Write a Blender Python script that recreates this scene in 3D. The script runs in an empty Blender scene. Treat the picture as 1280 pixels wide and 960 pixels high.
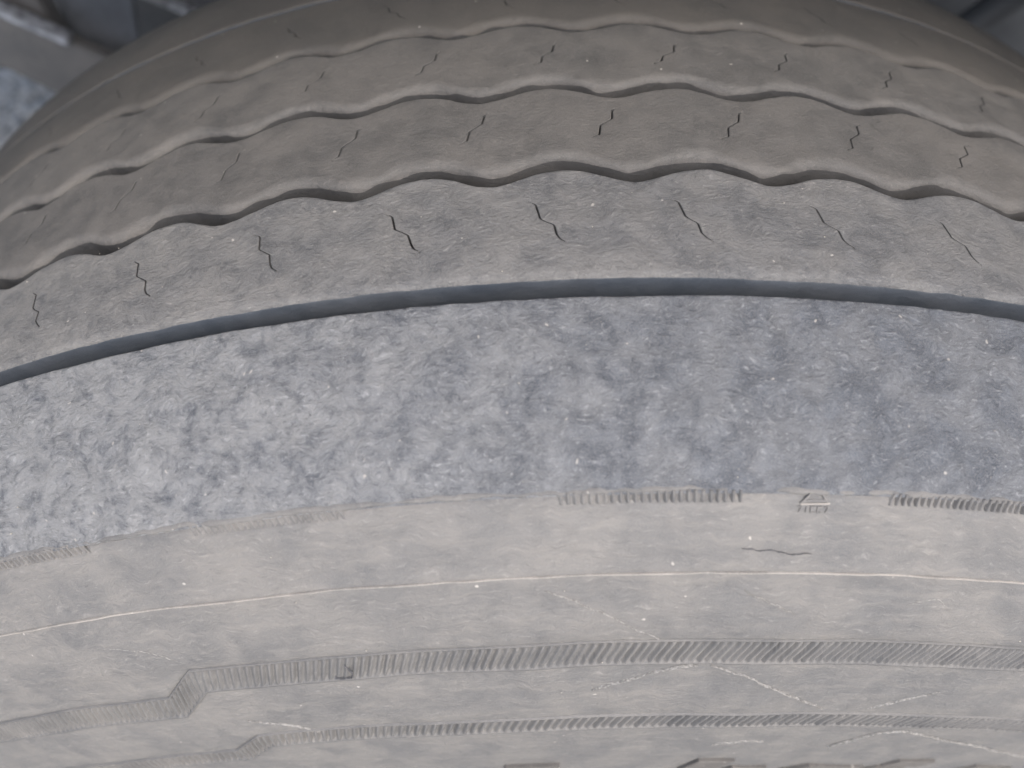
import bpy, bmesh, math, random
import numpy as np
from mathutils import Matrix, Vector

# ---------------------------------------------------------------- camera, world, sun, exposure
scene = bpy.context.scene
COL = scene.collection
ZT = 1.04                                   # height of the tyre's crown, tyre stands on the ground

cam_d = bpy.data.cameras.new("camera")
cam = bpy.data.objects.new("camera", cam_d)
COL.objects.link(cam)
cam_d.sensor_width = 36.0
cam_d.lens = 25.70
cam_d.clip_start = 0.01
cam_d.clip_end = 500.0
Rm = Matrix(((0.99966147, 0.01865026, -0.01814158),
             (-0.02560584, 0.82886805, -0.55885786),
             (0.00461413, 0.5591332, 0.829065)))
cam.matrix_world = Matrix.Translation((-0.03704663, -0.22528357, ZT + 0.15209439)) @ Rm.to_4x4()
cam_d.dof.use_dof = True
cam_d.dof.focus_distance = 0.232
cam_d.dof.aperture_fstop = 6.2
scene.camera = cam

world = bpy.data.worlds.new("World")
scene.world = world
world.use_nodes = True
wn = world.node_tree
sky = wn.nodes.new("ShaderNodeTexSky")
sky.sky_type = 'NISHITA'
sky.sun_disc = False
SUN_EL, SUN_AZ = 50.0, 158.0                # azimuth measured clockwise from +Y
sky.sun_elevation = math.radians(SUN_EL)
sky.sun_rotation = math.radians(SUN_AZ)
sky.air_density = 1.0
sky.dust_density = 3.5
sky.ozone_density = 1.0
bgn = wn.nodes["Background"]
wn.links.new(sky.outputs[0], bgn.inputs[0])
bgn.inputs[1].default_value = 0.15

sd = bpy.data.lights.new("sun", 'SUN')
sd.energy = 1.3
sd.angle = math.radians(18)
sd.color = (1.0, 0.965, 0.92)
sun = bpy.data.objects.new("sun", sd)
COL.objects.link(sun)
el, az = math.radians(SUN_EL), math.radians(SUN_AZ)
sdir = Vector((math.sin(az) * math.cos(el), math.cos(az) * math.cos(el), math.sin(el)))
sun.rotation_euler = sdir.to_track_quat('Z', 'Y').to_euler()

scene.view_settings.view_transform = 'Standard'
scene.view_settings.look = 'None'
scene.view_settings.exposure = 0.92
scene.view_settings.gamma = 1.0

rng = np.random.default_rng(7)
random.seed(7)

# ---------------------------------------------------------------- helpers
def tag(o, label=None, cat=None, kind=None, group=None):
    if label: o["label"] = label
    if cat: o["category"] = cat
    if kind: o["kind"] = kind
    if group: o["group"] = group
    return o

def empty(name, loc):
    o = bpy.data.objects.new(name, None)
    o.location = loc
    o.empty_display_size = 0.05
    COL.objects.link(o)
    return o

def link(name, me, mat, parent=None):
    o = bpy.data.objects.new(name, me)
    COL.objects.link(o)
    if mat: me.materials.append(mat)
    if parent is not None:
        o.parent = parent
        o.matrix_parent_inverse = Matrix.Translation(parent.location).inverted()
    return o

def np_mesh(name, V, Q, UV=None, smooth=True):
    """V (n,3), Q (m,4) quads, UV (n,2) per vertex"""
    me = bpy.data.meshes.new(name)
    me.vertices.add(len(V))
    me.vertices.foreach_set("co", np.asarray(V, np.float32).ravel())
    k = Q.shape[1]
    me.loops.add(Q.size)
    me.loops.foreach_set("vertex_index", np.asarray(Q, np.int32).ravel())
    me.polygons.add(len(Q))
    me.polygons.foreach_set("loop_start", np.arange(0, Q.size, k, dtype=np.int32))
    me.polygons.foreach_set("loop_total", np.full(len(Q), k, np.int32))
    if UV is not None:
        l = me.uv_layers.new(name="UVMap")
        l.data.foreach_set("uv", np.asarray(UV, np.float32)[Q.ravel()].ravel())
    me.update(calc_edges=True)
    me.polygons.foreach_set("use_smooth", np.full(len(Q), smooth))
    me.validate()
    return me

# smooth value noise on the tyre surface (metres)
_LAT = rng.random((512, 512)) * 2 - 1
def vnoise(u, v, cell, ox=0, oy=0):
    x = u / cell + 1000 + ox * 17.3; y = v / cell + 1000 + oy * 31.7
    xi = np.floor(x).astype(int); yi = np.floor(y).astype(int)
    fx = x - xi; fy = y - yi
    fx = fx * fx * (3 - 2 * fx); fy = fy * fy * (3 - 2 * fy)
    a = _LAT[xi % 512, yi % 512]; b = _LAT[(xi + 1) % 512, yi % 512]
    c = _LAT[xi % 512, (yi + 1) % 512]; d = _LAT[(xi + 1) % 512, (yi + 1) % 512]
    return (a * (1 - fx) + b * fx) * (1 - fy) + (c * (1 - fx) + d * fx) * fy

# ---------------------------------------------------------------- tyre profile: s runs over the cross-section, 0 = crown, + = near side
PTS = np.array([[.155, .286], [.172, .296], [.187, .315], [.1915, .335], [.1897, .3624], [.1819, .4109], [.1740, .4660],
                [.1600, .4920], [.1400, .5070], [.0893, .5145], [.0419, .5188], [0, .52], [-.0419, .5188], [-.0893, .5149],
                [-.1401, .4904], [-.1553, .4731], [-.1684, .4502], [-.1726, .4391], [-.1819, .4109], [-.1842, .3993],
                [-.1897, .3624], [-.1915, .335], [-.187, .315], [-.172, .296], [-.155, .286]])
def hermite(pts, n=40):
    P = np.vstack([2 * pts[0] - pts[1], pts, 2 * pts[-1] - pts[-2]]); o = []
    for i in range(1, len(P) - 2):
        t = np.linspace(0, 1, n, endpoint=False)[:, None]
        a, b, c, d = P[i - 1:i + 3]
        h0 = np.linalg.norm(b - a); h1 = np.linalg.norm(c - b); h2 = np.linalg.norm(d - c)
        m1 = ((b - a) / h0 * h1 + (c - b) / h1 * h0) / (h0 + h1) * h1
        m2 = ((c - b) / h1 * h2 + (d - c) / h2 * h1) / (h1 + h2) * h1
        o.append((2*t**3-3*t**2+1)*b + (t**3-2*t**2+t)*m1 + (-2*t**3+3*t**2)*c + (t**3-t**2)*m2)
    o.append(P[-2:-1]); return np.vstack(o)
CU = hermite(PTS)
CS = np.concatenate([[0], np.cumsum(np.linalg.norm(np.diff(CU, axis=0), axis=1))])
CS -= CS[np.argmin(abs(CU[:, 0]))]
_t = np.gradient(CU, axis=0); _t /= np.linalg.norm(_t, axis=1)[:, None]
CN = np.stack([_t[:, 1], -_t[:, 0]], 1)      # outward normal in (y, r)
if CN[np.argmin(abs(CS)), 1] < 0: CN = -CN
# smooth the normal so offsets stay clean
for c in (0, 1):
    CN[:, c] = np.convolve(np.pad(CN[:, c], 6, mode='edge'), np.ones(13) / 13, mode='valid')
CN /= np.linalg.norm(CN, axis=1)[:, None]
S_END = CS[-1]
WC = ZT - 0.52                                # wheel centre height

def surf(th, s, h):
    y = np.interp(s, CS, CU[:, 0]) + np.interp(s, CS, CN[:, 0]) * h
    r = np.interp(s, CS, CU[:, 1]) + np.interp(s, CS, CN[:, 1]) * h
    return np.stack([r * np.sin(th), y, WC + r * np.cos(th)], -1)

def grid(name, TH, S, Hh, mat, parent, uvscale=None):
    """all (rows, cols)"""
    n, m = TH.shape
    V = surf(TH, S, Hh).reshape(-1, 3)
    i = np.arange(n - 1)[:, None] * m + np.arange(m - 1)[None]
    Q = np.stack([i, i + 1, i + m + 1, i + m], -1).reshape(-1, 4)
    me = np_mesh(name, V, Q, np.stack([TH * 0.5, S - Hh], -1).reshape(-1, 2))
    # orientation: outward
    p = me.polygons[len(Q) // 2]
    ctr = Vector(p.center); n0 = p.normal
    out = Vector((ctr.x, 0, ctr.z - WC)).normalized() + Vector((0, math.copysign(.6, ctr.y) if abs(ctr.y) > .12 else 0, 0))
    if n0.dot(out) < 0: me.flip_normals()
    return link(name, me, mat, parent)

TH0, TH1 = -0.66, 0.56                        # the arc the photograph can see, modelled finely
def columns(step, coarse=0.0095):
    return np.concatenate([np.arange(-math.pi, TH0, coarse), np.arange(TH0, TH1, step), np.arange(TH1, math.pi, coarse), [math.pi]])

# ---------------------------------------------------------------- materials
def nt(mat):
    mat.use_nodes = True
    return mat.node_tree

class N:
    def __init__(s, mat): s.t = nt(mat); s.b = s.t.nodes["Principled BSDF"]
    def n(s, typ, **kw):
        x = s.t.nodes.new(typ)
        for k, v in kw.items(): setattr(x, k, v)
        return x
    def l(s, a, b): s.t.links.new(a, b)
    def val(s, inp, v):
        if hasattr(v, 'links') or hasattr(v, 'is_output'): s.l(v, inp)
        else: inp.default_value = v
    def math(s, op, a, b=0.5, c=0.5, clamp=False):
        x = s.n("ShaderNodeMath", operation=op, use_clamp=clamp)
        s.val(x.inputs[0], a); s.val(x.inputs[1], b)
        if op in ('MULTIPLY_ADD',): s.val(x.inputs[2], c)
        return x.outputs[0]
    def mapr(s, v, a, b, c=0.0, d=1.0, smooth=True):
        x = s.n("ShaderNodeMapRange", interpolation_type='SMOOTHSTEP' if smooth else 'LINEAR')
        s.l(v, x.inputs[0])
        for i, q in enumerate((a, b, c, d)): x.inputs[1 + i].default_value = q
        return x.outputs[0]
    def noise(s, vec, scale, detail=4, rough=.55, dist=0.0, lac=2.0):
        x = s.n("ShaderNodeTexNoise")
        s.l(vec, x.inputs["Vector"])
        x.inputs["Scale"].default_value = scale; x.inputs["Detail"].default_value = detail
        x.inputs["Roughness"].default_value = rough; x.inputs["Distortion"].default_value = dist
        x.inputs["Lacunarity"].default_value = lac
        return x.outputs[0]
    def vor(s, vec, scale, feature='F1', out=0, rnd=1.0):
        x = s.n("ShaderNodeTexVoronoi", feature=feature)
        s.l(vec, x.inputs["Vector"]); x.inputs["Scale"].default_value = scale
        x.inputs["Randomness"].default_value = rnd
        return x.outputs[out]
    def mapping(s, vec, loc=(0, 0, 0), rot=0.0, sc=(1, 1, 1)):
        x = s.n("ShaderNodeMapping")
        s.l(vec, x.inputs[0]); x.inputs[1].default_value = loc; x.inputs[2].default_value = (0, 0, rot); x.inputs[3].default_value = sc
        return x.outputs[0]
    def mix(s, f, a, b, blend='MIX'):
        x = s.n("ShaderNodeMix", data_type='RGBA', blend_type=blend)
        s.val(x.inputs[0], f)
        for sock, v in ((x.inputs[6], a), (x.inputs[7], b)):
            if isinstance(v, tuple): sock.default_value = (*v, 1)
            else: s.l(v, sock)
        return x.outputs[2]
    def bump(s, h, dist, strength=1.0, prev=None):
        x = s.n("ShaderNodeBump"); s.l(h, x.inputs["Height"])
        x.inputs["Distance"].default_value = dist; x.inputs["Strength"].default_value = strength
        if prev: s.l(prev, x.inputs["Normal"])
        return x.outputs[0]

def rubber(name, dark, mid, dust, dust_amt=.5, patch=60, fine=1.0, rough=.62, bump=1.0, speck=.5, flake=1.0, streak=0.0, seed=0.0, aniso=2.0, grain_amt=.22, left=0.0):
    m = bpy.data.materials.new(name); g = N(m)
    uvn = g.n("ShaderNodeUVMap"); uvn.uv_map = "UVMap"
    uv = g.mapping(uvn.outputs[0], loc=(seed, seed * .7, 0))
    warp = g.n("ShaderNodeTexNoise"); g.l(uv, warp.inputs["Vector"]); warp.inputs["Scale"].default_value = 90; warp.inputs["Detail"].default_value = 3
    wv = g.n("ShaderNodeVectorMath", operation='MULTIPLY_ADD')
    g.l(warp.outputs[1], wv.inputs[0]); wv.inputs[1].default_value = (.008, .008, 0); g.l(uv, wv.inputs[2])
    uvw = wv.outputs[0]
    big = g.noise(uvw, patch * .35, 3, .5)
    pat = g.noise(uvw, patch, 8, .68)
    # torn, flaky grain lying in changing directions
    d1 = g.mapping(uvw, rot=.55 if aniso < 3 else .10, sc=(1, aniso, 1)); d2 = g.mapping(uvw, rot=-.35 if aniso < 3 else -.12, sc=(1, aniso * 1.15, 1))
    f1 = g.noise(d1, 330 * fine, 7, .74, .35); f2 = g.noise(d2, 270 * fine, 7, .74, .4)
    sel = g.mapr(g.noise(uv, 45, 2), .42, .58)
    mx = g.n("ShaderNodeMix", data_type='FLOAT'); g.l(sel, mx.inputs[0]); g.l(f1, mx.inputs[2]); g.l(f2, mx.inputs[3])
    fl = mx.outputs[0]
    grain = g.noise(uvw, 2600, 3, .7)
    st = g.noise(g.mapping(uvw, sc=(.12, 1, 1)), 260, 6, .7)     # long streaks round the tyre
    c = g.mix(g.mapr(pat, .38, .62), dark, mid)
    dm = g.math('MULTIPLY', g.mapr(big, .38, .62), dust_amt)
    if streak: dm = g.math('ADD', dm, g.math('MULTIPLY', g.mapr(st, .45, .7), streak), clamp=True)
    if left:                                                     # paler towards the left: that side's brighter light painted in as extra dust
        sx = g.n("ShaderNodeSeparateXYZ"); g.l(uvn.outputs[0], sx.inputs[0])
        lf = g.math('MULTIPLY', g.mapr(sx.outputs[0], .08, -.20), g.mapr(pat, .30, .60))
        dm = g.math('ADD', dm, g.math('MULTIPLY', lf, left), clamp=True)
    c = g.mix(dm, c, dust)
    # light torn flakes and darker pits
    hl = g.mapr(fl, .53, .70); lo = g.mapr(fl, .47, .32)
    c = g.mix(g.math('MULTIPLY', hl, .55 * flake), c, tuple(min(1, x * 1.9) for x in dust))
    c = g.mix(g.math('MULTIPLY', lo, .55 * flake), c, tuple(x * .6 for x in dark))
    c = g.mix(g.math('MULTIPLY', g.mapr(grain, .40, .62), grain_amt), c, tuple(x * 1.25 for x in dust))
    # tiny pale specks of grit and salt
    vd = g.vor(uvw, 520, 'F1', 0)
    vc = g.vor(uvw, 520, 'F1', 1)
    sepx = g.n("ShaderNodeSeparateColor"); g.l(vc, sepx.inputs[0])
    on = g.math('GREATER_THAN', sepx.outputs[0], 1 - .05 * speck)
    sp = g.math('MULTIPLY', g.mapr(vd, .30, .12), on)
    c = g.mix(g.math('MULTIPLY', sp, .8), c, (.48, .45, .41))
    g.l(c, g.b.inputs["Base Color"])
    # relief
    pits = g.vor(uvw, 700, 'F1', 0)
    b = g.bump(pat, .0011 * bump, 1.0)
    b = g.bump(fl, .0008 * bump, 1.0, b)
    b = g.bump(pits, .00018 * bump, .7, b)
    b = g.bump(grain, .00022 * bump, .8, b)
    if streak: b = g.bump(st, .0004 * bump, .8, b)
    g.l(b, g.b.inputs["Normal"])
    r = g.mapr(pat, .3, .7, rough - .08, rough + .14)
    g.l(r, g.b.inputs["Roughness"])
    g.b.inputs["Specular IOR Level"].default_value = .5
    return m

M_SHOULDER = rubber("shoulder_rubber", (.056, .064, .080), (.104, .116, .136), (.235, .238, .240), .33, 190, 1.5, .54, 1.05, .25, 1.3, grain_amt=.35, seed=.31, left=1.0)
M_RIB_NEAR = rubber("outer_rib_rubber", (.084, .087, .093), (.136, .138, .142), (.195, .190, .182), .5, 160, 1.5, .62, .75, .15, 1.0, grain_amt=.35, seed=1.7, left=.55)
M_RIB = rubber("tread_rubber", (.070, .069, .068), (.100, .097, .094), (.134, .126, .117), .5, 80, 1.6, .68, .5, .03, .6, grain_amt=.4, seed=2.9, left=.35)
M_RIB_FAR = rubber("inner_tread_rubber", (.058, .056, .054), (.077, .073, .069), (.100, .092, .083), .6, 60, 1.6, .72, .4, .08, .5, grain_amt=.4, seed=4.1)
M_SIDE = rubber("sidewall_rubber", (.112, .113, .114), (.132, .132, .131), (.190, .182, .170), .60, 110, .8, .56, .42, .08, .75, streak=.6, left=.3, aniso=3.4, grain_amt=.3, seed=5.3)
M_BAND = rubber("hatched_rubber", (.100, .100, .100), (.124, .123, .121), (.175, .168, .158), .5, 90, .8, .6, .3, .0, .4, streak=.3, grain_amt=.3, seed=5.3)
M_LINE = rubber("pale_edge_rubber", (.20, .19, .175), (.29, .27, .245), (.38, .35, .315), .6, 90, 1.0, .7, .3, .4, .3, seed=7.2)
M_FLOOR = rubber("groove_rubber", (.030, .031, .033), (.042, .042, .043), (.062, .058, .054), .3, 60, 1.0, .7, .4, .2, .2, seed=8.8)
M_SERR = rubber("serration_rubber", (.105, .105, .105), (.145, .143, .140), (.215, .206, .193), .5, 150, 1.0, .7, .5, .3, .5, seed=9.4)
M_WALLS = rubber("unworn_shaded_rubber", (.042, .052, .067), (.062, .073, .090), (.085, .091, .100), .4, 60, 1.0, .55, .3, -1, .25, seed=8.1)  # bluish dark of the outer groove walls, recess shade put into the colour

def plain(name, col, rough=.7, noise_scale=40, var=.35, metallic=0.0, bump=.0006, col2=None):
    m = bpy.data.materials.new(name); g = N(m)
    tc = g.n("ShaderNodeTexCoord").outputs["Object"]
    a = g.noise(tc, noise_scale, 6, .65); b2 = g.noise(tc, noise_scale * 7, 4, .6)
    c = g.mix(g.mapr(a, .35, .65), tuple(x * (1 - var) for x in col), col2 or tuple(min(1, x * (1 + var)) for x in col))
    c = g.mix(g.math('MULTIPLY', g.mapr(b2, .5, .7), .35), c, tuple(x * .6 for x in col))
    g.l(c, g.b.inputs["Base Color"])
    g.b.inputs["Roughness"].default_value = rough; g.b.inputs["Metallic"].default_value = metallic
    g.l(g.bump(a, bump, .8, g.bump(b2, bump * .3, .8)), g.b.inputs["Normal"])
    return m

M_CHALK = plain("pale_scuff", (.23, .223, .21), .85, 900, .35)
M_CRACK = plain("crack_dark", (.10, .10, .105), .8, 600, .3)
M_GRIT = plain("grit", (.42, .39, .34), .8, 2000, .4)
M_STEEL = plain("dusty_chassis_paint", (.15, .152, .152), .6, 18, .2, col2=(.165, .160, .154))
M_STEEL2 = plain("blue_grey_chassis_paint", (.15, .165, .185), .5, 14, .3)
M_DARK = plain("dark_chassis_paint", (.095, .099, .104), .6, 12, .3)
M_EDGE = plain("worn_flange_edge", (.36, .38, .41), .6, 140, .45)
M_WALL = plain("unseen_underbody", (.05, .05, .05), .8, 5, .2)

# ---------------------------------------------------------------- ground
def ground_mat():
    m = bpy.data.materials.new("gravel"); g = N(m)
    tc = g.n("ShaderNodeTexCoord").outputs["Object"]
    v = g.vor(tc, 45, 'F1', 1); vd = g.vor(tc, 45, 'F1', 0)
    sc = g.n("ShaderNodeSeparateColor"); g.l(v, sc.inputs[0])
    c = g.mix(sc.outputs[0], (.25, .26, .27), (.55, .56, .57))
    c = g.mix(g.math('MULTIPLY', g.mapr(vd, .3, .7), .8), c, (.10, .10, .10))
    c = g.mix(g.mapr(g.noise(tc, 3, 4), .4, .7), c, (.26, .255, .245))
    g.l(c, g.b.inputs["Base Color"]); g.b.inputs["Roughness"].default_value = .9
    g.l(g.bump(g.math('SUBTRACT', 1.0, vd), .012, 1.0), g.b.inputs["Normal"])
    return m
M_GROUND = ground_mat()
X = np.concatenate([[-300, -60, -12], np.linspace(-4, 4, 41), [12, 60, 300]])
gx, gy = np.meshgrid(X, X)
gz = np.where((abs(gx) < 4) & (abs(gy) < 4) & (gx**2 + gy**2 > .5), vnoise(gx, gy, .7) * .006 - .006, -.0)
i = np.arange(len(X) - 1)[:, None] * len(X) + np.arange(len(X) - 1)[None]
Q = np.stack([i, i + 1, i + len(X) + 1, i + len(X)], -1).reshape(-1, 4)
tag(link("ground", np_mesh("ground", np.stack([gx, gy, gz], -1).reshape(-1, 3), Q), M_GROUND), "grey gravel yard under the truck", kind="structure")

# loose stones lying on it behind the wheel
ico = bmesh.new(); bmesh.ops.create_icosphere(ico, subdivisions=1, radius=1.0)
IV = np.array([v.co[:] for v in ico.verts]); IF = np.array([[v.index for v in f.verts] for f in ico.faces]); ico.free()
def pebbles(n, centre, rx, ry, r0, r1):
    Vs, Fs = [], []
    for k in range(n):
        x = centre[0] + rng.uniform(-rx, rx); y = centre[1] + rng.uniform(-ry, ry)
        r = rng.uniform(r0, r1); a = rng.uniform(0, 6.28)
        v = IV * (1 + rng.uniform(-.22, .22, (len(IV), 1))) * np.array([r * rng.uniform(.8, 1.4), r, r * rng.uniform(.45, .8)])
        c, s = math.cos(a), math.sin(a)
        v = np.stack([v[:, 0] * c - v[:, 1] * s + x, v[:, 0] * s + v[:, 1] * c + y, v[:, 2] + r * .25], -1)
        Fs.append(IF + len(Vs) * len(IV)); Vs.append(v)
    return np.vstack(Vs), np.vstack(Fs)
V, F = pebbles(8000, (-1.36, 1.76), .50, .50, .005, .013)
M_STONE = plain("pale_stone", (.50, .485, .455), .85, 60, .5)
tag(link("loose_gravel", np_mesh("loose_gravel", V, F, smooth=False), M_STONE),
    "pale loose gravel stones on the ground beyond the tyre, seen at the upper left", "gravel", "stuff")

# ---------------------------------------------------------------- truck chassis behind and above the tyre
def prism(name, poly, y0, y1, mat, parent, bevel=.0015):
    """polygon in x-z, extruded from y0 to y1"""
    bm = bmesh.new()
    a = [bm.verts.new((x, y0, z)) for x, z in poly]
    f = bm.faces.new(a)
    r = bmesh.ops.extrude_face_region(bm, geom=[f])
    bmesh.ops.translate(bm, verts=[v for v in r['geom'] if isinstance(v, bmesh.types.BMVert)], vec=(0, y1 - y0, 0))
    bmesh.ops.recalc_face_normals(bm, faces=bm.faces)
    if bevel: bmesh.ops.bevel(bm, geom=bm.edges[:], offset=bevel, segments=2, affect='EDGES')
    me = bpy.data.meshes.new(name); bm.to_mesh(me); bm.free()
    for p in me.polygons: p.use_smooth = False
    return link(name, me, mat, parent)

def tube(name, a, b, rad, mat, parent, seg=20):
    bm = bmesh.new(); a = Vector(a); b = Vector(b); d = b - a
    bmesh.ops.create_cone(bm, cap_ends=True, segments=seg, radius1=rad, radius2=rad, depth=d.length)
    bmesh.ops.transform(bm, verts=bm.verts, matrix=Matrix.Translation((a + b) / 2) @ d.to_track_quat('Z', 'Y').to_matrix().to_4x4())
    me = bpy.data.meshes.new(name); bm.to_mesh(me); bm.free()
    for p in me.polygons: p.use_smooth = len(p.vertices) == 4
    return link(name, me, mat, parent)

ch = empty("truck_chassis", (0, .6, .7))
tag(ch, "dark grey truck chassis steelwork out of focus behind the tyre", "truck chassis")
prism("frame_rail", [(-1.6, .70), (1.8, .70), (1.8, .98), (-1.6, .98)], .55, .56, M_DARK, ch)
prism("rail_flange", [(-1.6, .98), (1.8, .98), (1.8, .99), (-1.6, .99)], .47, .56, M_DARK, ch)
prism("shade_floor_panel", [(-2.4, 1.40), (2.6, 1.40), (2.6, 1.43), (-2.4, 1.43)], -.02, 2.4, M_WALL, ch, 0)  # unseen panel added overhead to shade the far tread
prism("diagonal_strut", [(-.60, 1.000), (-.3745, .857), (-.34, .835), (-.20, .745), (-.26, .70), (-.382, .784), (-.404, .805), (-.444, .837), (-.60, .942)][::1], .34, .352, M_STEEL, ch)
prism("bright_flange", [(-.60, 1.0055), (-.415, .8895), (-.3735, .8635), (-.3745, .8575), (-.416, .8835), (-.60, .9995)], .331, .345, M_EDGE, ch, .001)
prism("spacer_block", [(-.50, .96), (-.394, .905), (-.391, .875), (-.389, .847), (-.393, .841), (-.50, .905)], .353, .373, M_STEEL, ch)
prism("bracket_plate", [(-.379, .93), (-.317, .93), (-.350, .800), (-.40, .835)], .38, .388, M_STEEL2, ch)
prism("bracket_flange", [(-.345, .8625), (-.3290, .855), (-.278, .8295), (-.2795, .8235), (-.3295, .848), (-.345, .8555)], .412, .424, M_EDGE, ch, .001)
prism("gusset_plate", [(-.36, .95), (-.20, .95), (-.20, .775), (-.2805, .8245), (-.352, .86)], .425, .432, M_DARK, ch)
tube("cross_tube", (.30, .42, .70), (.50, .42, .92), .014, M_DARK, ch)
tube("air_hose", (.21, .45, .80), (.40, .50, .97), .009, M_DARK, ch)

# unseen curved sheet added over the wheel to shade the top and right tread
aa = np.radians(np.linspace(-30, 112, 40)); mt = .004
MV = np.array([[(.76 + d) * math.sin(a), y, .52 + (.76 + d) * math.cos(a)] for a in aa for (y, d) in ((-.10, 0), (.36, 0), (.36, mt), (-.10, mt))])
MQ = [[4 * i + j, 4 * i + (j + 1) % 4, 4 * i + 4 + (j + 1) % 4, 4 * i + 4 + j] for i in range(39) for j in range(4)] + [[3, 2, 1, 0], [156, 157, 158, 159]]
link("shade_shell", np_mesh("shade_shell", MV, np.array(MQ), smooth=False), M_DARK, ch)

# ---------------------------------------------------------------- the tyre
tyre = empty("truck_tyre", (0, 0, 0))
tag(tyre, "worn grey black truck tyre with wavy tread grooves and a scuffed dusty shoulder", "tyre")

PW = .0858                                   # wave pitch of the zigzag grooves (radians)
AMP = .0029
def wave(th, ph):
    x = 2 * math.pi * (th / PW - ph)
    return AMP * (np.cos(x) + .07 * np.cos(2 * x + .4))
zero = lambda th: 0 * th
G = {'A': (-.0905, lambda th: 0 * th, .0034), 'B': (-.0427, lambda th: wave(th, .87), .0052), 'C': (-.0012, lambda th: wave(th, .08), .0058),
     'D': (.0398, lambda th: wave(th, .15), .0060), 'E': (.0868, lambda th: 0 * th, .0060)}
DEPTH = .0105

def rib(name, ga, gb, mat, sipes=(), s_a=None, s_b=None, rhoA=.0012, rhoB=.0034, step=.0022, lump=.00005, row=.00075, rdep=.72, extra_h=None, seed=0):
    """ga: groove on the far side (smaller s), gb: groove on the near side. None = butts s_a / s_b"""
    cols = columns(step)
    if len(sipes):
        C2 = cols
        ex = []
        for (t0, poly, sr, hw) in sipes:
            for o in (-.004, -.0025, -.0014, -.0008, -hw, -hw * .72, hw * .72, hw, .0008, .0014, .0025, .004):
                ex.append(t0 + o / .52)
            C2 = C2[abs(C2 - t0) > .0045 / .52]
        cols = np.sort(np.concatenate([C2, ex]))
    w = cols
    wk = .45 if gb == 'E' or ga == 'E' else 1.0
    wob = lambda k: wk * ( vnoise(w * .5, w * 0 + k * 7.1 + seed, .004) * .00022 + vnoise(w * .5, w * 0 + k * 3.3 + seed, .0013) * .00012 + vnoise(w * .5, w * 0 + k * 5.9 + seed, .02) * .0003)
    rows_s, rows_h = [], []
    if ga:
        e0 = G[ga][0] + G[ga][1](w) + G[ga][2] / 2 + wob(1)
        rA = rhoA * (1 + .35 * vnoise(w * .5, w * 0 + seed, .006))
        for off, h in ((-.0009, -DEPTH), (-.0005, -.006), (-.0002, -.0035)):
            rows_s.append(e0 + off); rows_h.append(0 * w + h)
        for a in (0, 22, 45, 67):
            a = math.radians(a)
            rows_s.append(e0 + rA * (1 - math.cos(a))); rows_h.append(-rA * (1 - math.sin(a)))
        t0 = e0 + rA
    else: t0 = 0 * w + s_a
    if gb:
        e1 = G[gb][0] + G[gb][1](w) - G[gb][2] / 2 + wob(2)
        rB = rhoB * (1 + .35 * vnoise(w * .5, w * 0 + 4 + seed, .006))
        t1 = e1 - rB
    else: t1 = 0 * w + s_b
    n = max(8, int(np.median(t1 - t0) / row))
    for k in range(n + 1):
        f = k / n
        rows_s.append(t0 * (1 - f) + t1 * f); rows_h.append(0 * w)
    if gb:
        for a in (15, 32, 50, 70, 90):
            a = math.radians(a)
            rows_s.append(t1 + rB * math.sin(a)); rows_h.append(-rB * rdep * (1 - math.cos(a)))
        for off, h in ((.0002, -.0035), (.0005, -.006), (.0009, -DEPTH)):
            rows_s.append(e1 + off); rows_h.append(0 * w + h)
    S = np.array(rows_s); Hh = np.array(rows_h); TH = np.tile(w, (len(S), 1))
    H0 = Hh.copy()
    # relief of the worn rubber
    env = np.clip(1 + Hh / .002, 0, 1)
    Hh = Hh + env * (lump * vnoise(TH * .5, S, .009, seed) + lump * .5 * vnoise(TH * .5, S, .0035, seed + 2) + lump * .25 * vnoise(TH * .5, S, .0015, seed + 5))
    if extra_h is not None: Hh = Hh + extra_h(TH, S)
    SH = 0 * TH
    slot = np.zeros(TH.shape, int) if len(sipes) else None
    for (t0_, poly, sr, hw) in sipes:
        off = (TH - t0_) * .52
        near = abs(off) < .026
        pl = np.interp(S, poly[:, 1], poly[:, 0])               # shift along u (metres)
        fall = np.clip(1 - np.maximum(abs(off) - .004, 0) / .020, 0, 1)
        edge = np.clip(1 - np.maximum(sr[0] - S, S - sr[1]) / .0055, 0, 1)      # the cut's bends die out before the groove edges
        SH += np.where(near, pl * fall * edge, 0)
        inside = np.clip((S - sr[0]) / .0008, 0, 1) * np.clip((sr[1] - S) / .0008, 0, 1)
        bottom = abs(off) < hw * .85
        Hh -= np.where(bottom, .0040 * inside, 0)
        slot |= (bottom & (inside > .3)).astype(int)
    TH = TH + SH / .52
    o = grid(name, TH, S, Hh, mat, tyre)
    f = np.zeros((len(S) - 1, len(w) - 1), np.int32)
    wall = (H0[:-1] + H0[1:]).mean(axis=1) / 2 < -.0024       # groove walls: darker unworn rubber, with recess shade painted into its colour
    f[wall] = 1
    if gb in 'EA' if gb else False: f[(H0[:-1] + H0[1:]).mean(axis=1) / 2 < -.0013] = 2
    if slot is not None: f[(slot[:-1, :-1] + slot[:-1, 1:] + slot[1:, :-1] + slot[1:, 1:]) >= 2] = 1  # sipe slots take the dark groove colour, painting in their shade
    o.data.materials.append(M_FLOOR); o.data.materials.append(M_WALLS)
    o.data.polygons.foreach_set("material_index", f.ravel())
    return o

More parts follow.
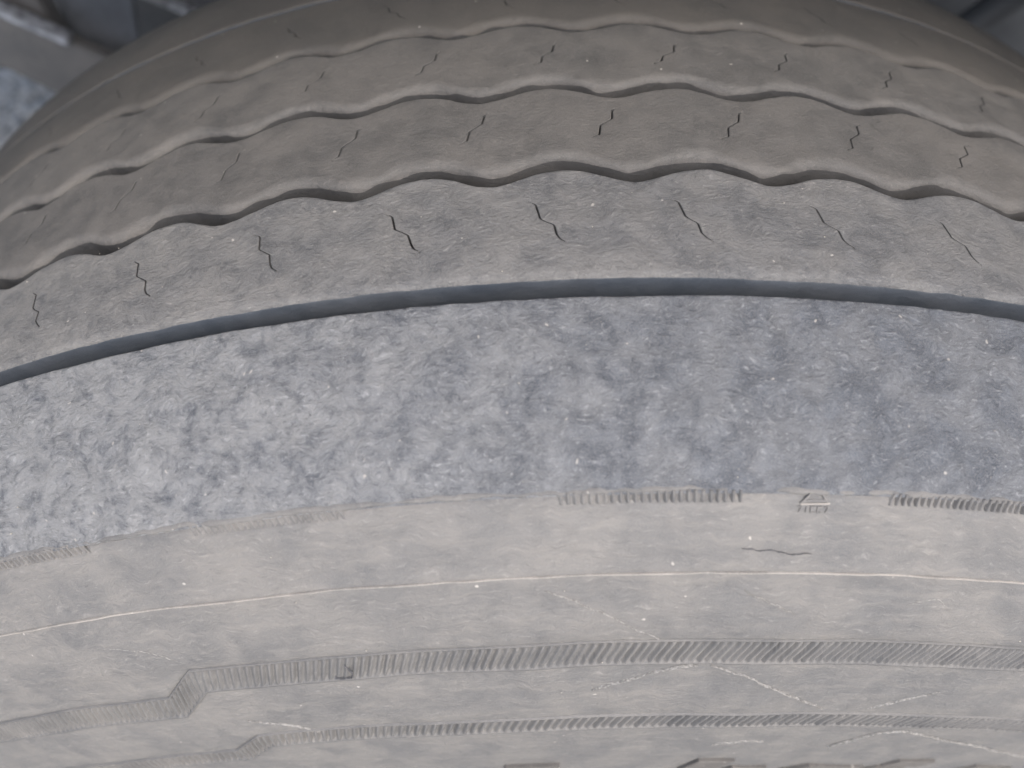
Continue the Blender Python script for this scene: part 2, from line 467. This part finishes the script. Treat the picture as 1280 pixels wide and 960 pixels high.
# sipe polylines: (u metres, s)
def S1(t0, j):    # ribs next to the crown, leaning one way
    p = np.array([[.0054, .0112], [.0032, .0121], [.0026, .0166], [-.0016, .0200], [-.0024, .0246], [-.0052, .0257]])
    p[:, 0] *= j; return p
def S1m(t0, j):
    p = np.array([[.0052, -.0286], [.0032, -.0276], [.0026, -.0230], [-.0014, -.0202], [-.0022, -.0162], [-.0050, -.0150]])
    p[:, 0] *= j; return p
def S2(t0, j):
    p = np.array([[-.0046, .0540], [-.0022, .0554], [-.0012, .0612], [.0000, .0621], [.0030, .0641], [.0037, .0680], [.0048, .0699], [.0067, .0712]])
    p[:, 0] *= j; return p
def S2m(t0, j):
    p = np.array([[-.0046, -.0712], [-.0030, -.0695], [-.0020, -.0660], [.0010, -.0640], [.0022, -.0600], [.0050, -.0580]])
    p[:, 0] *= j; return p
def mk(fn, anchor, step, k0, k1, hw):
    out = []
    for k in range(k0, k1):
        p = fn(0, 1 + random.uniform(-.12, .12))
        q = p.copy(); q[:, 0] += np.array([random.uniform(-.0003, .0003) for _ in q])
        out.append((anchor + k * step, q, (p[0, 1], p[-1, 1]), hw * random.uniform(.8, 1.0)))
    return out
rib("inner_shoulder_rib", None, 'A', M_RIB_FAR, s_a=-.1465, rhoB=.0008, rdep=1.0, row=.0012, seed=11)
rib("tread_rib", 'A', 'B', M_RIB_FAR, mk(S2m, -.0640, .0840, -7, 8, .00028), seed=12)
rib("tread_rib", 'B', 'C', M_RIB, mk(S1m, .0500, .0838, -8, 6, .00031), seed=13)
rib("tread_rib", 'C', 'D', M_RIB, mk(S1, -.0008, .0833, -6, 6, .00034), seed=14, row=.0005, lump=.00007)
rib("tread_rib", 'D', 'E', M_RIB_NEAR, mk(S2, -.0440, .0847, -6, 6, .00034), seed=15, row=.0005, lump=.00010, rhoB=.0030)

# near shoulder rib: worn, scrubbed rubber
def shoulder_relief(TH, S):
    u = TH * .5
    k = np.clip((S - .094) / .01, 0, 1)
    a = vnoise(u + S * .6, S, .012, 3) * .00030 + vnoise(u, S, .0045, 5) * .00016 + vnoise(u + .5 * S, S * 1.8, .0022, 7) * .00012
    return a * k
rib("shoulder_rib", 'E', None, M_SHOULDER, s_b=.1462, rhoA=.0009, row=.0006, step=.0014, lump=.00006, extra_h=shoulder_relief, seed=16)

# groove floor: the casing under the ribs
cols = columns(.006)
rows = np.arange(-.100, .1001, .004)
TH, S = np.meshgrid(cols, rows)
grid("groove_floor", TH, S, 0 * TH - DEPTH + .0004 - .0002 * vnoise(TH * .5, S, .01), M_FLOOR, tyre)

# near sidewall
cols = columns(.0026)
rows = np.concatenate([[.1450, .1462], np.arange(.1468, .31, .0009), np.arange(.312, S_END, .004), [S_END]])
TH, S = np.meshgrid(cols, rows)
u = TH * .5
h = vnoise(u, S, .03, 1) * .00035 + vnoise(u * .5, S, .009, 2) * .00010 + vnoise(u, S, .003, 4) * .00003
h = h * np.clip((S - .1462) / .004, 0, 1)
h = h - .0006 * np.clip((.1475 - S) / .0013, 0, 1)             # tuck under the shoulder
h = h + .0003 * np.exp(-((S - .1705) / .003) ** 2)
h = h - .0005 / (1 + np.exp(-(S - .1950) / .0012)) + .0
def bandmask(s0, wd, ta, tb, d):
    sh = d * (1 - np.clip((TH - ta) / (tb - ta), 0, 1))
    return np.clip((S - s0 - sh - .0005) / .0008, 0, 1) * np.clip((s0 + wd + sh - .0005 - S) / .0008, 0, 1)
h = h - .0013 * bandmask(.1962, .0121, -.346, -.310, .0128) - .0013 * bandmask(.2381, .0112, -.347, -.306, .0118)
for a, b in ((-.56, -.335), (-.262, -.165), (-.045, .060), (.146, .56)):
    h = h - .0009 * np.clip(np.minimum(TH - a, b - TH) / .01, 0, 1) * np.clip((.1487 - S) / .0005, 0, 1)
grid("sidewall", TH, S, h, M_SIDE, tyre)
cols2 = columns(.006, .02)
TH, S = np.meshgrid(cols2, np.linspace(CS[0], -.1465, 40))
grid("inner_sidewall", TH, S, 0 * TH, M_SIDE, tyre)

# thin moulded line round the sidewall
cols = columns(.0022)
o = [(-.0005, -.0006), (-.00032, .0001), (-.00018, .00055), (.00012, .00062), (.00030, .0002), (.00045, -.0006)]
S = np.array([.1702 + a + vnoise(cols * .5, cols * 0 + 3, .03) * .0003 for a, b in o])
Hh = np.array([b * (1 if b < 0 else 1 + .45 * vnoise(cols * .5, cols * 0, .007)) + vnoise(cols * .5, S[k], .03, 1) * .00035 + .0003 for k, (a, b) in enumerate(o)])
ml = grid("mould_line", np.tile(cols, (6, 1)), S, Hh, M_LINE, tyre)
ml["label"] = "thin pale raised line running round the sidewall"

# hatched decorative bands
def stepf(th, t0, t1, d):
    return d * (1 - np.clip((th - t0) / (t1 - t0), 0, 1))
def hatched(name, s0, width, pitch, slant, sh, ta, tb, mat, amp=.00055, base=.0003, fade=None, lips=True):
    nper = 8
    ks = np.arange(ta, tb, pitch / nper)
    prof = np.array([-1, -1, -.8, .5, 1, 1, .7, -.6])
    pr = np.tile(prof, len(ks) // nper + 1)[:len(ks)]
    rid = rng.uniform(.65, 1.15, len(ks) // nper + 2)[np.arange(len(ks)) // nper]
    fr = np.array([0, .0, .04, .08, .12, .3, .5, .7, .88, .92, .96, 1, 1.0]) if lips else np.array([0, 0, .12, .3, .5, .7, .88, 1, 1])
    jit = np.repeat(rng.uniform(-.04, .04, len(ks) // nper + 2), nper)[:len(ks)] * pitch
    th = ks[None] + jit[None] + slant * (fr[:, None] - .5)
    for _ in range(2):
        s = s0 + width * fr[:, None] + sh(th)
    h = np.zeros_like(th)
    nl = len(fr); top = base + amp
    for i in range(nl):
        if i in (0, nl - 1): h[i] = -.0012
        elif lips and i in (1, 2): h[i] = base + amp * .9
        elif lips and i in (3,): h[i] = base + amp * .3
        elif lips and i in (nl - 2, nl - 3): h[i] = base + amp * .9
        elif lips and i in (nl - 4,): h[i] = base + amp * .3
        else: h[i] = base + amp * pr * rid
    if fade is not None:
        core = (np.arange(nl) > 0) & (np.arange(nl) < nl - 1)
        h = np.where(core[:, None], top - (top - h) * fade(th), h)
    h = h + vnoise(th * .5, s, .03, 1) * .00035 + vnoise(th * .5, s, .002, 9) * .00008 - (.0005 if lips else 0)
    o = grid(name, th, s, h, mat, tyre)
    o["kind"] = "stuff"
    return o
hb = hatched("hatched_band", .1962, .0121, .0058, -.0105, lambda t: stepf(t, -.346, -.310, .0128), -.80, .72, M_BAND, .00060, .0001, fade=lambda t: np.clip(.85 + (t + .1) * 1.0, .85, 1.15) * (1 + .25 * vnoise(t * .5, t * 0, .012)))
hb["label"] = "wide band of fine slanted moulded ribs on the sidewall with a step"
hb = hatched("hatched_band", .2381, .0112, .0070, -.0100, lambda t: stepf(t, -.347, -.306, .0118), -.80, .72, M_BAND, .00070, .0001, fade=lambda t: np.clip(1.0 + (t + .1) * .8, .95, 1.2))
hb["label"] = "narrow lower band of fine slanted moulded ribs on the sidewall"
# serrated edge under the worn shoulder, in separate stretches
for a, b, sl, am in ((-.56, -.335, .0045, .00060), (-.262, -.165, .003, .00035), (-.045, .060, .0003, .00050), (.146, .56, -.0016, .00075)):
    o = hatched("edge_serration", .1452, .0034, .0042, sl, lambda t: 0 * t, a, b, M_SERR, am, -.0001, lips=False, fade=lambda t: 1 + .35 * vnoise(t * .5, t * 0, .006))
    o["label"] = "short row of small moulded notches under the shoulder edge"

# torn feather edge of the worn shoulder
cols = columns(.0011)
fr = [(-.0013, -.0003), (-.0006, .00012), (0, .00022), (.0005, -.0001), (.0009, -.0012)]
jit = vnoise(cols * .5, cols * 0 + 2, .012) * .0007 + vnoise(cols * .5, cols * 0 + 8, .003) * .0005 + vnoise(cols * .5, cols * 0 + 5, .0012) * .0003
S = np.array([.1455 + a + jit * (.3 + .7 * k / 4) for k, (a, b) in enumerate(fr)])
Hh = np.array([0 * cols + b for a, b in fr]) * 1.0 + .00035 * vnoise(np.tile(cols, (5, 1)) * .5, S, .004, 6)
te = grid("torn_edge", np.tile(cols, (5, 1)), S, Hh, M_SERR, tyre)
te["label"] = "pale torn edge where the worn shoulder meets the sidewall"

# ---------------------------------------------------------------- raised triangle mark and small characters
def block_on(name, poly, h0, h1, mat, parent, bev=.25):
    """polygon in (theta, s); raised from the surface with sloped sides"""
    c = np.mean(poly, axis=0)
    k = len(poly)
    pb = np.array(poly); n = []
    inner = c + (pb - c) * (1 - bev)
    V = [surf(pb[:, 0], pb[:, 1], np.full(k, h0)), surf(pb[:, 0], pb[:, 1], np.full(k, h1 * .75)), surf(inner[:, 0], inner[:, 1], np.full(k, h1))]
    V.append(surf(np.array([c[0]]), np.array([c[1]]), np.array([h1])))
    V = np.vstack(V); fs = []
    for r in (0, 1):
        for i in range(k): fs.append((r * k + i, r * k + (i + 1) % k, (r + 1) * k + (i + 1) % k, (r + 1) * k + i))
    for i in range(k): fs.append((2 * k + i, 2 * k + (i + 1) % k, 3 * k))
    me = bpy.data.meshes.new(name); me.from_pydata([tuple(v) for v in V], [], fs); me.update()
    uv = me.uv_layers.new(name="UVMap")
    UVv = np.vstack([pb, pb, inner, c[None]]) * np.array([.5, 1])
    for l in me.loops: uv.data[l.index].uv = UVv[l.vertex_index]
    bm = bmesh.new(); bm.from_mesh(me); bmesh.ops.recalc_face_normals(bm, faces=bm.faces); bm.to_mesh(me); bm.free()
    return link(name, me, mat, parent)
def seg_poly(a, b, w):
    a = np.array([a[0] * .49, a[1]]); b = np.array([b[0] * .49, b[1]]); d = b - a; d /= np.linalg.norm(d); n = np.array([-d[1], d[0]]) * w / 2
    p = np.array([a - n, b - n, b + n, a + n]); p[:, 0] /= .49
    return p
tri = block_on("triangle_mark", seg_poly((.0932, .1488), (.0985, .1460), .0006), -.001, .0006, M_SERR, tyre, .3)
tri["label"] = "small moulded triangle outline with characters beneath it"
block_on("stroke", seg_poly((.0934, .1490), (.1108, .1487), .0005), -.001, .0004, M_LINE, tri, .3)
block_on("stroke", seg_poly((.0975, .1480), (.1080, .1479), .0007), -.001, .0003, M_SIDE, tri, .3)
block_on("stroke", seg_poly((.1060, .1462), (.1095, .1486), .0006), -.001, .0004, M_SERR, tri, .3)
GL = {'7': [((0, 0), (1, 0)), ((1, 0), (.3, 1))], 'E': [((0, 0), (0, 1)), ((0, 0), (1, 0)), ((0, .5), (.9, .5)), ((0, 1), (1, 1))],
      'C': [((0, 0), (0, 1)), ((0, 0), (1, 0)), ((0, 1), (1, 1))], 'I': [((.5, 0), (.5, 1))]}
for k, chh in enumerate("7ICC7"):
    t0 = .0918 + k * .0040; w, hgt = .0026, .0017
    for (a, b) in GL[chh]:
        block_on("character_stroke", seg_poly((t0 + a[0] * w, .1497 + a[1] * hgt), (t0 + b[0] * w, .1497 + b[1] * hgt), .00035), -.001, .0004, M_SERR, tri, .3)

# raised lettering blocks at the bottom of the sidewall
M_BLOCK = rubber("letter_block_rubber", (.085, .08, .075), (.115, .108, .10), (.15, .14, .125), .4, 60, .8, .6, .3, .3, .2, seed=3.3)
blk = [[(.088, .3010), (.1017, .2872), (.1424, .2879), (.128, .3010)],
       [(.228, .3030), (.244, .2962), (.318, .2962), (.300, .3030)],
       [(.142, .3030), (.150, .2975), (.192, .2985), (.200, .3030)],
       [(.338, .2945), (.3490, .2874), (.3990, .2864), (.388, .2938)],
       [(.322, .3010), (.335, .2960), (.378, .2960), (.372, .3010)],
       [(.470, .3000), (.485, .2905), (.560, .2905), (.545, .3000)],
       [(-.110, .3030), (-.104, .2896), (-.046, .2900), (-.050, .3030)]]
for b in blk:
    block_on("raised_block", [(t, s) for t, s in b], -.001, .0010, M_BLOCK, tyre, .06)
# continue the blocks below the frame as the bodies of letters
for b in (((-.11, .3045), (-.05, .3045), (-.07, .325), (-.13, .325)), ((.075, .3045), (.13, .3045), (.11, .325), (.055, .325)), ((.225, .3045), (.30, .3045), (.28, .325), (.205, .325)), ((.32, .3045), (.38, .3045), (.36, .325), (.30, .325))):
    block_on("raised_block", list(b), -.001, .0010, M_BLOCK, tyre, .06)

# ---------------------------------------------------------------- scuffs and cracks (thin ribbons on the surface)
def ribbon(name, pts, w, mat, lift=.0010, jag=.0003, label=None, seed=0, hgt=.0002):
    pts = np.array(pts, float)
    u = np.concatenate([[0], np.cumsum(np.hypot(np.diff(pts[:, 0]) * .45, np.diff(pts[:, 1])))])
    n = max(8, int(u[-1] / .0006)); t = np.linspace(0, u[-1], n)
    th = np.interp(t, u, pts[:, 0]); s = np.interp(t, u, pts[:, 1])
    for _ in range(3):
        th[1:-1] = (th[:-2] + th[1:-1] + th[2:]) / 3; s[1:-1] = (s[:-2] + s[1:-1] + s[2:]) / 3
    s = s + vnoise(t, t * 0 + seed, .003) * jag + vnoise(t, t * 0 + seed + 3, .001) * jag * .5
    dth = np.gradient(th) * .45; ds = np.gradient(s); L = np.hypot(dth, ds) + 1e-9
    nx, ns = -ds / L / .45, dth / L
    ww = w * (.55 + .45 * vnoise(t, t * 0 + seed + 9, .0025)) * np.clip(np.minimum(t, u[-1] - t) / .004, .05, 1)
    rowsT = np.array([th - nx * ww, th - nx * ww * .4, th + nx * ww * .4, th + nx * ww]); rowsS = np.array([s - ns * ww, s - ns * ww * .4, s + ns * ww * .4, s + ns * ww])
    base = vnoise(rowsT * .5, rowsS, .03, 1) * .00035 + lift
    Hh = base + np.array([-.0005, hgt, hgt, -.0005])[:, None]
    o = grid(name, rowsT, rowsS, Hh, mat, tyre)
    if label: o["label"] = label
    return o
ribbon("scuff_mark", [(-.0535, .1750), (-.0445, .1771), (-.0299, .1809), (-.0095, .1868), (.0066, .1920), (.0200, .1955)], .0005, M_CHALK, .00010, label="long pale scuff line slanting across the sidewall above the wide band")
ribbon("scuff_mark", [(.0616, .2095), (.0883, .2146), (.1314, .2262), (.1700, .2350)], .0005, M_CHALK, 0, .0004, label="pale scuff line falling to the right between the two bands", seed=4)
ribbon("scuff_mark", [(-.0219, .2222), (-.0074, .2190), (.0121, .2150), (.035, .2108), (.052, .2100)], .0007, M_CHALK, 0, .0007, label="broad pale scuff rising to the right between the two bands", seed=6)
ribbon("scuff_mark", [(.2272, .2726), (.2427, .2640), (.2526, .2570), (.2750, .2530), (.32, .2585), (.3736, .2646), (.5249, .2774)], .0007, M_CHALK, .0001, .0004, label="pale arched scuff below the lower band", seed=8)
for k, (pts, wd) in enumerate([([(-.09, .160), (-.06, .1625), (-.05, .166)], .0005), ([(-.36, .182), (-.33, .186), (-.31, .192)], .0006), ([(.18, .181), (.20, .1785), (.215, .1835)], .0005),
                               ([(-.30, .228), (-.27, .233), (-.25, .241)], .0005), ([(.10, .268), (.13, .265), (.15, .266)], .0008), ([(.21, .235), (.235, .228), (.26, .2225)], .0005), ([(-.16, .153), (-.14, .155)], .0006)]):
    ribbon("scuff_mark", pts, wd, M_CHALK, 0, .0006, seed=30 + k * 2, hgt=.00004)
ribbon("scuff_mark", [(.0683, .1764), (.0853, .1805), (.105, .1850)], .0006, M_CHALK, .0001, .0005, label="short pale scuff above the wide band", seed=10)
random.seed(3)
for k in range(0):
    th0 = random.choice([random.uniform(.02, .36), random.uniform(-.1, .36)]); s0 = random.uniform(.153, .192)
    if abs(s0 - .1702) < .003: s0 += .005
    L = random.uniform(.006, .022)
    ribbon("crack", [(th0, s0), (th0 + L * .5, s0 + random.uniform(-.0003, .0005)), (th0 + L, s0 + random.uniform(-.0006, .001))], random.uniform(.00008, .00014), M_CRACK, .00030, .0006, seed=k * 3 + 20, hgt=.00002)
ribbon("crack", [(.062, .1625), (.075, .1632), (.092, .1637), (.105, .1640)], .00007, M_CRACK, .00035, .0005, seed=61)
ribbon("crack", [(-.205, .2065), (-.192, .2068), (-.190, .2040), (-.1935, .2000)], .00018, M_CRACK, .0006, .0006, seed=77)

# loose grains of grit on the rubber
Vs, Fs = [], []
for k in range(45):
    th0 = rng.uniform(-.45, .36)
    s0 = rng.choice([rng.uniform(.045, .084), rng.uniform(.094, .144), rng.uniform(.094, .144), rng.uniform(.148, .28)])
    r = rng.uniform(.00008, .00022) if rng.random() < .93 else rng.uniform(.00022, .00035)
    p = surf(np.array([th0]), np.array([s0]), np.array([.00015]))[0]
    v = IV * (1 + rng.uniform(-.3, .3, (len(IV), 1))) * r * np.array([rng.uniform(.8, 1.8), 1, 1]) + p
    Fs.append(IF + len(Vs) * len(IV)); Vs.append(v)
tag(link("sand_grit", np_mesh("sand_grit", np.vstack(Vs), np.vstack(Fs), smooth=False), M_GRIT),
    "tiny pale grains of sand stuck on the worn tread and shoulder", "grit", "stuff")
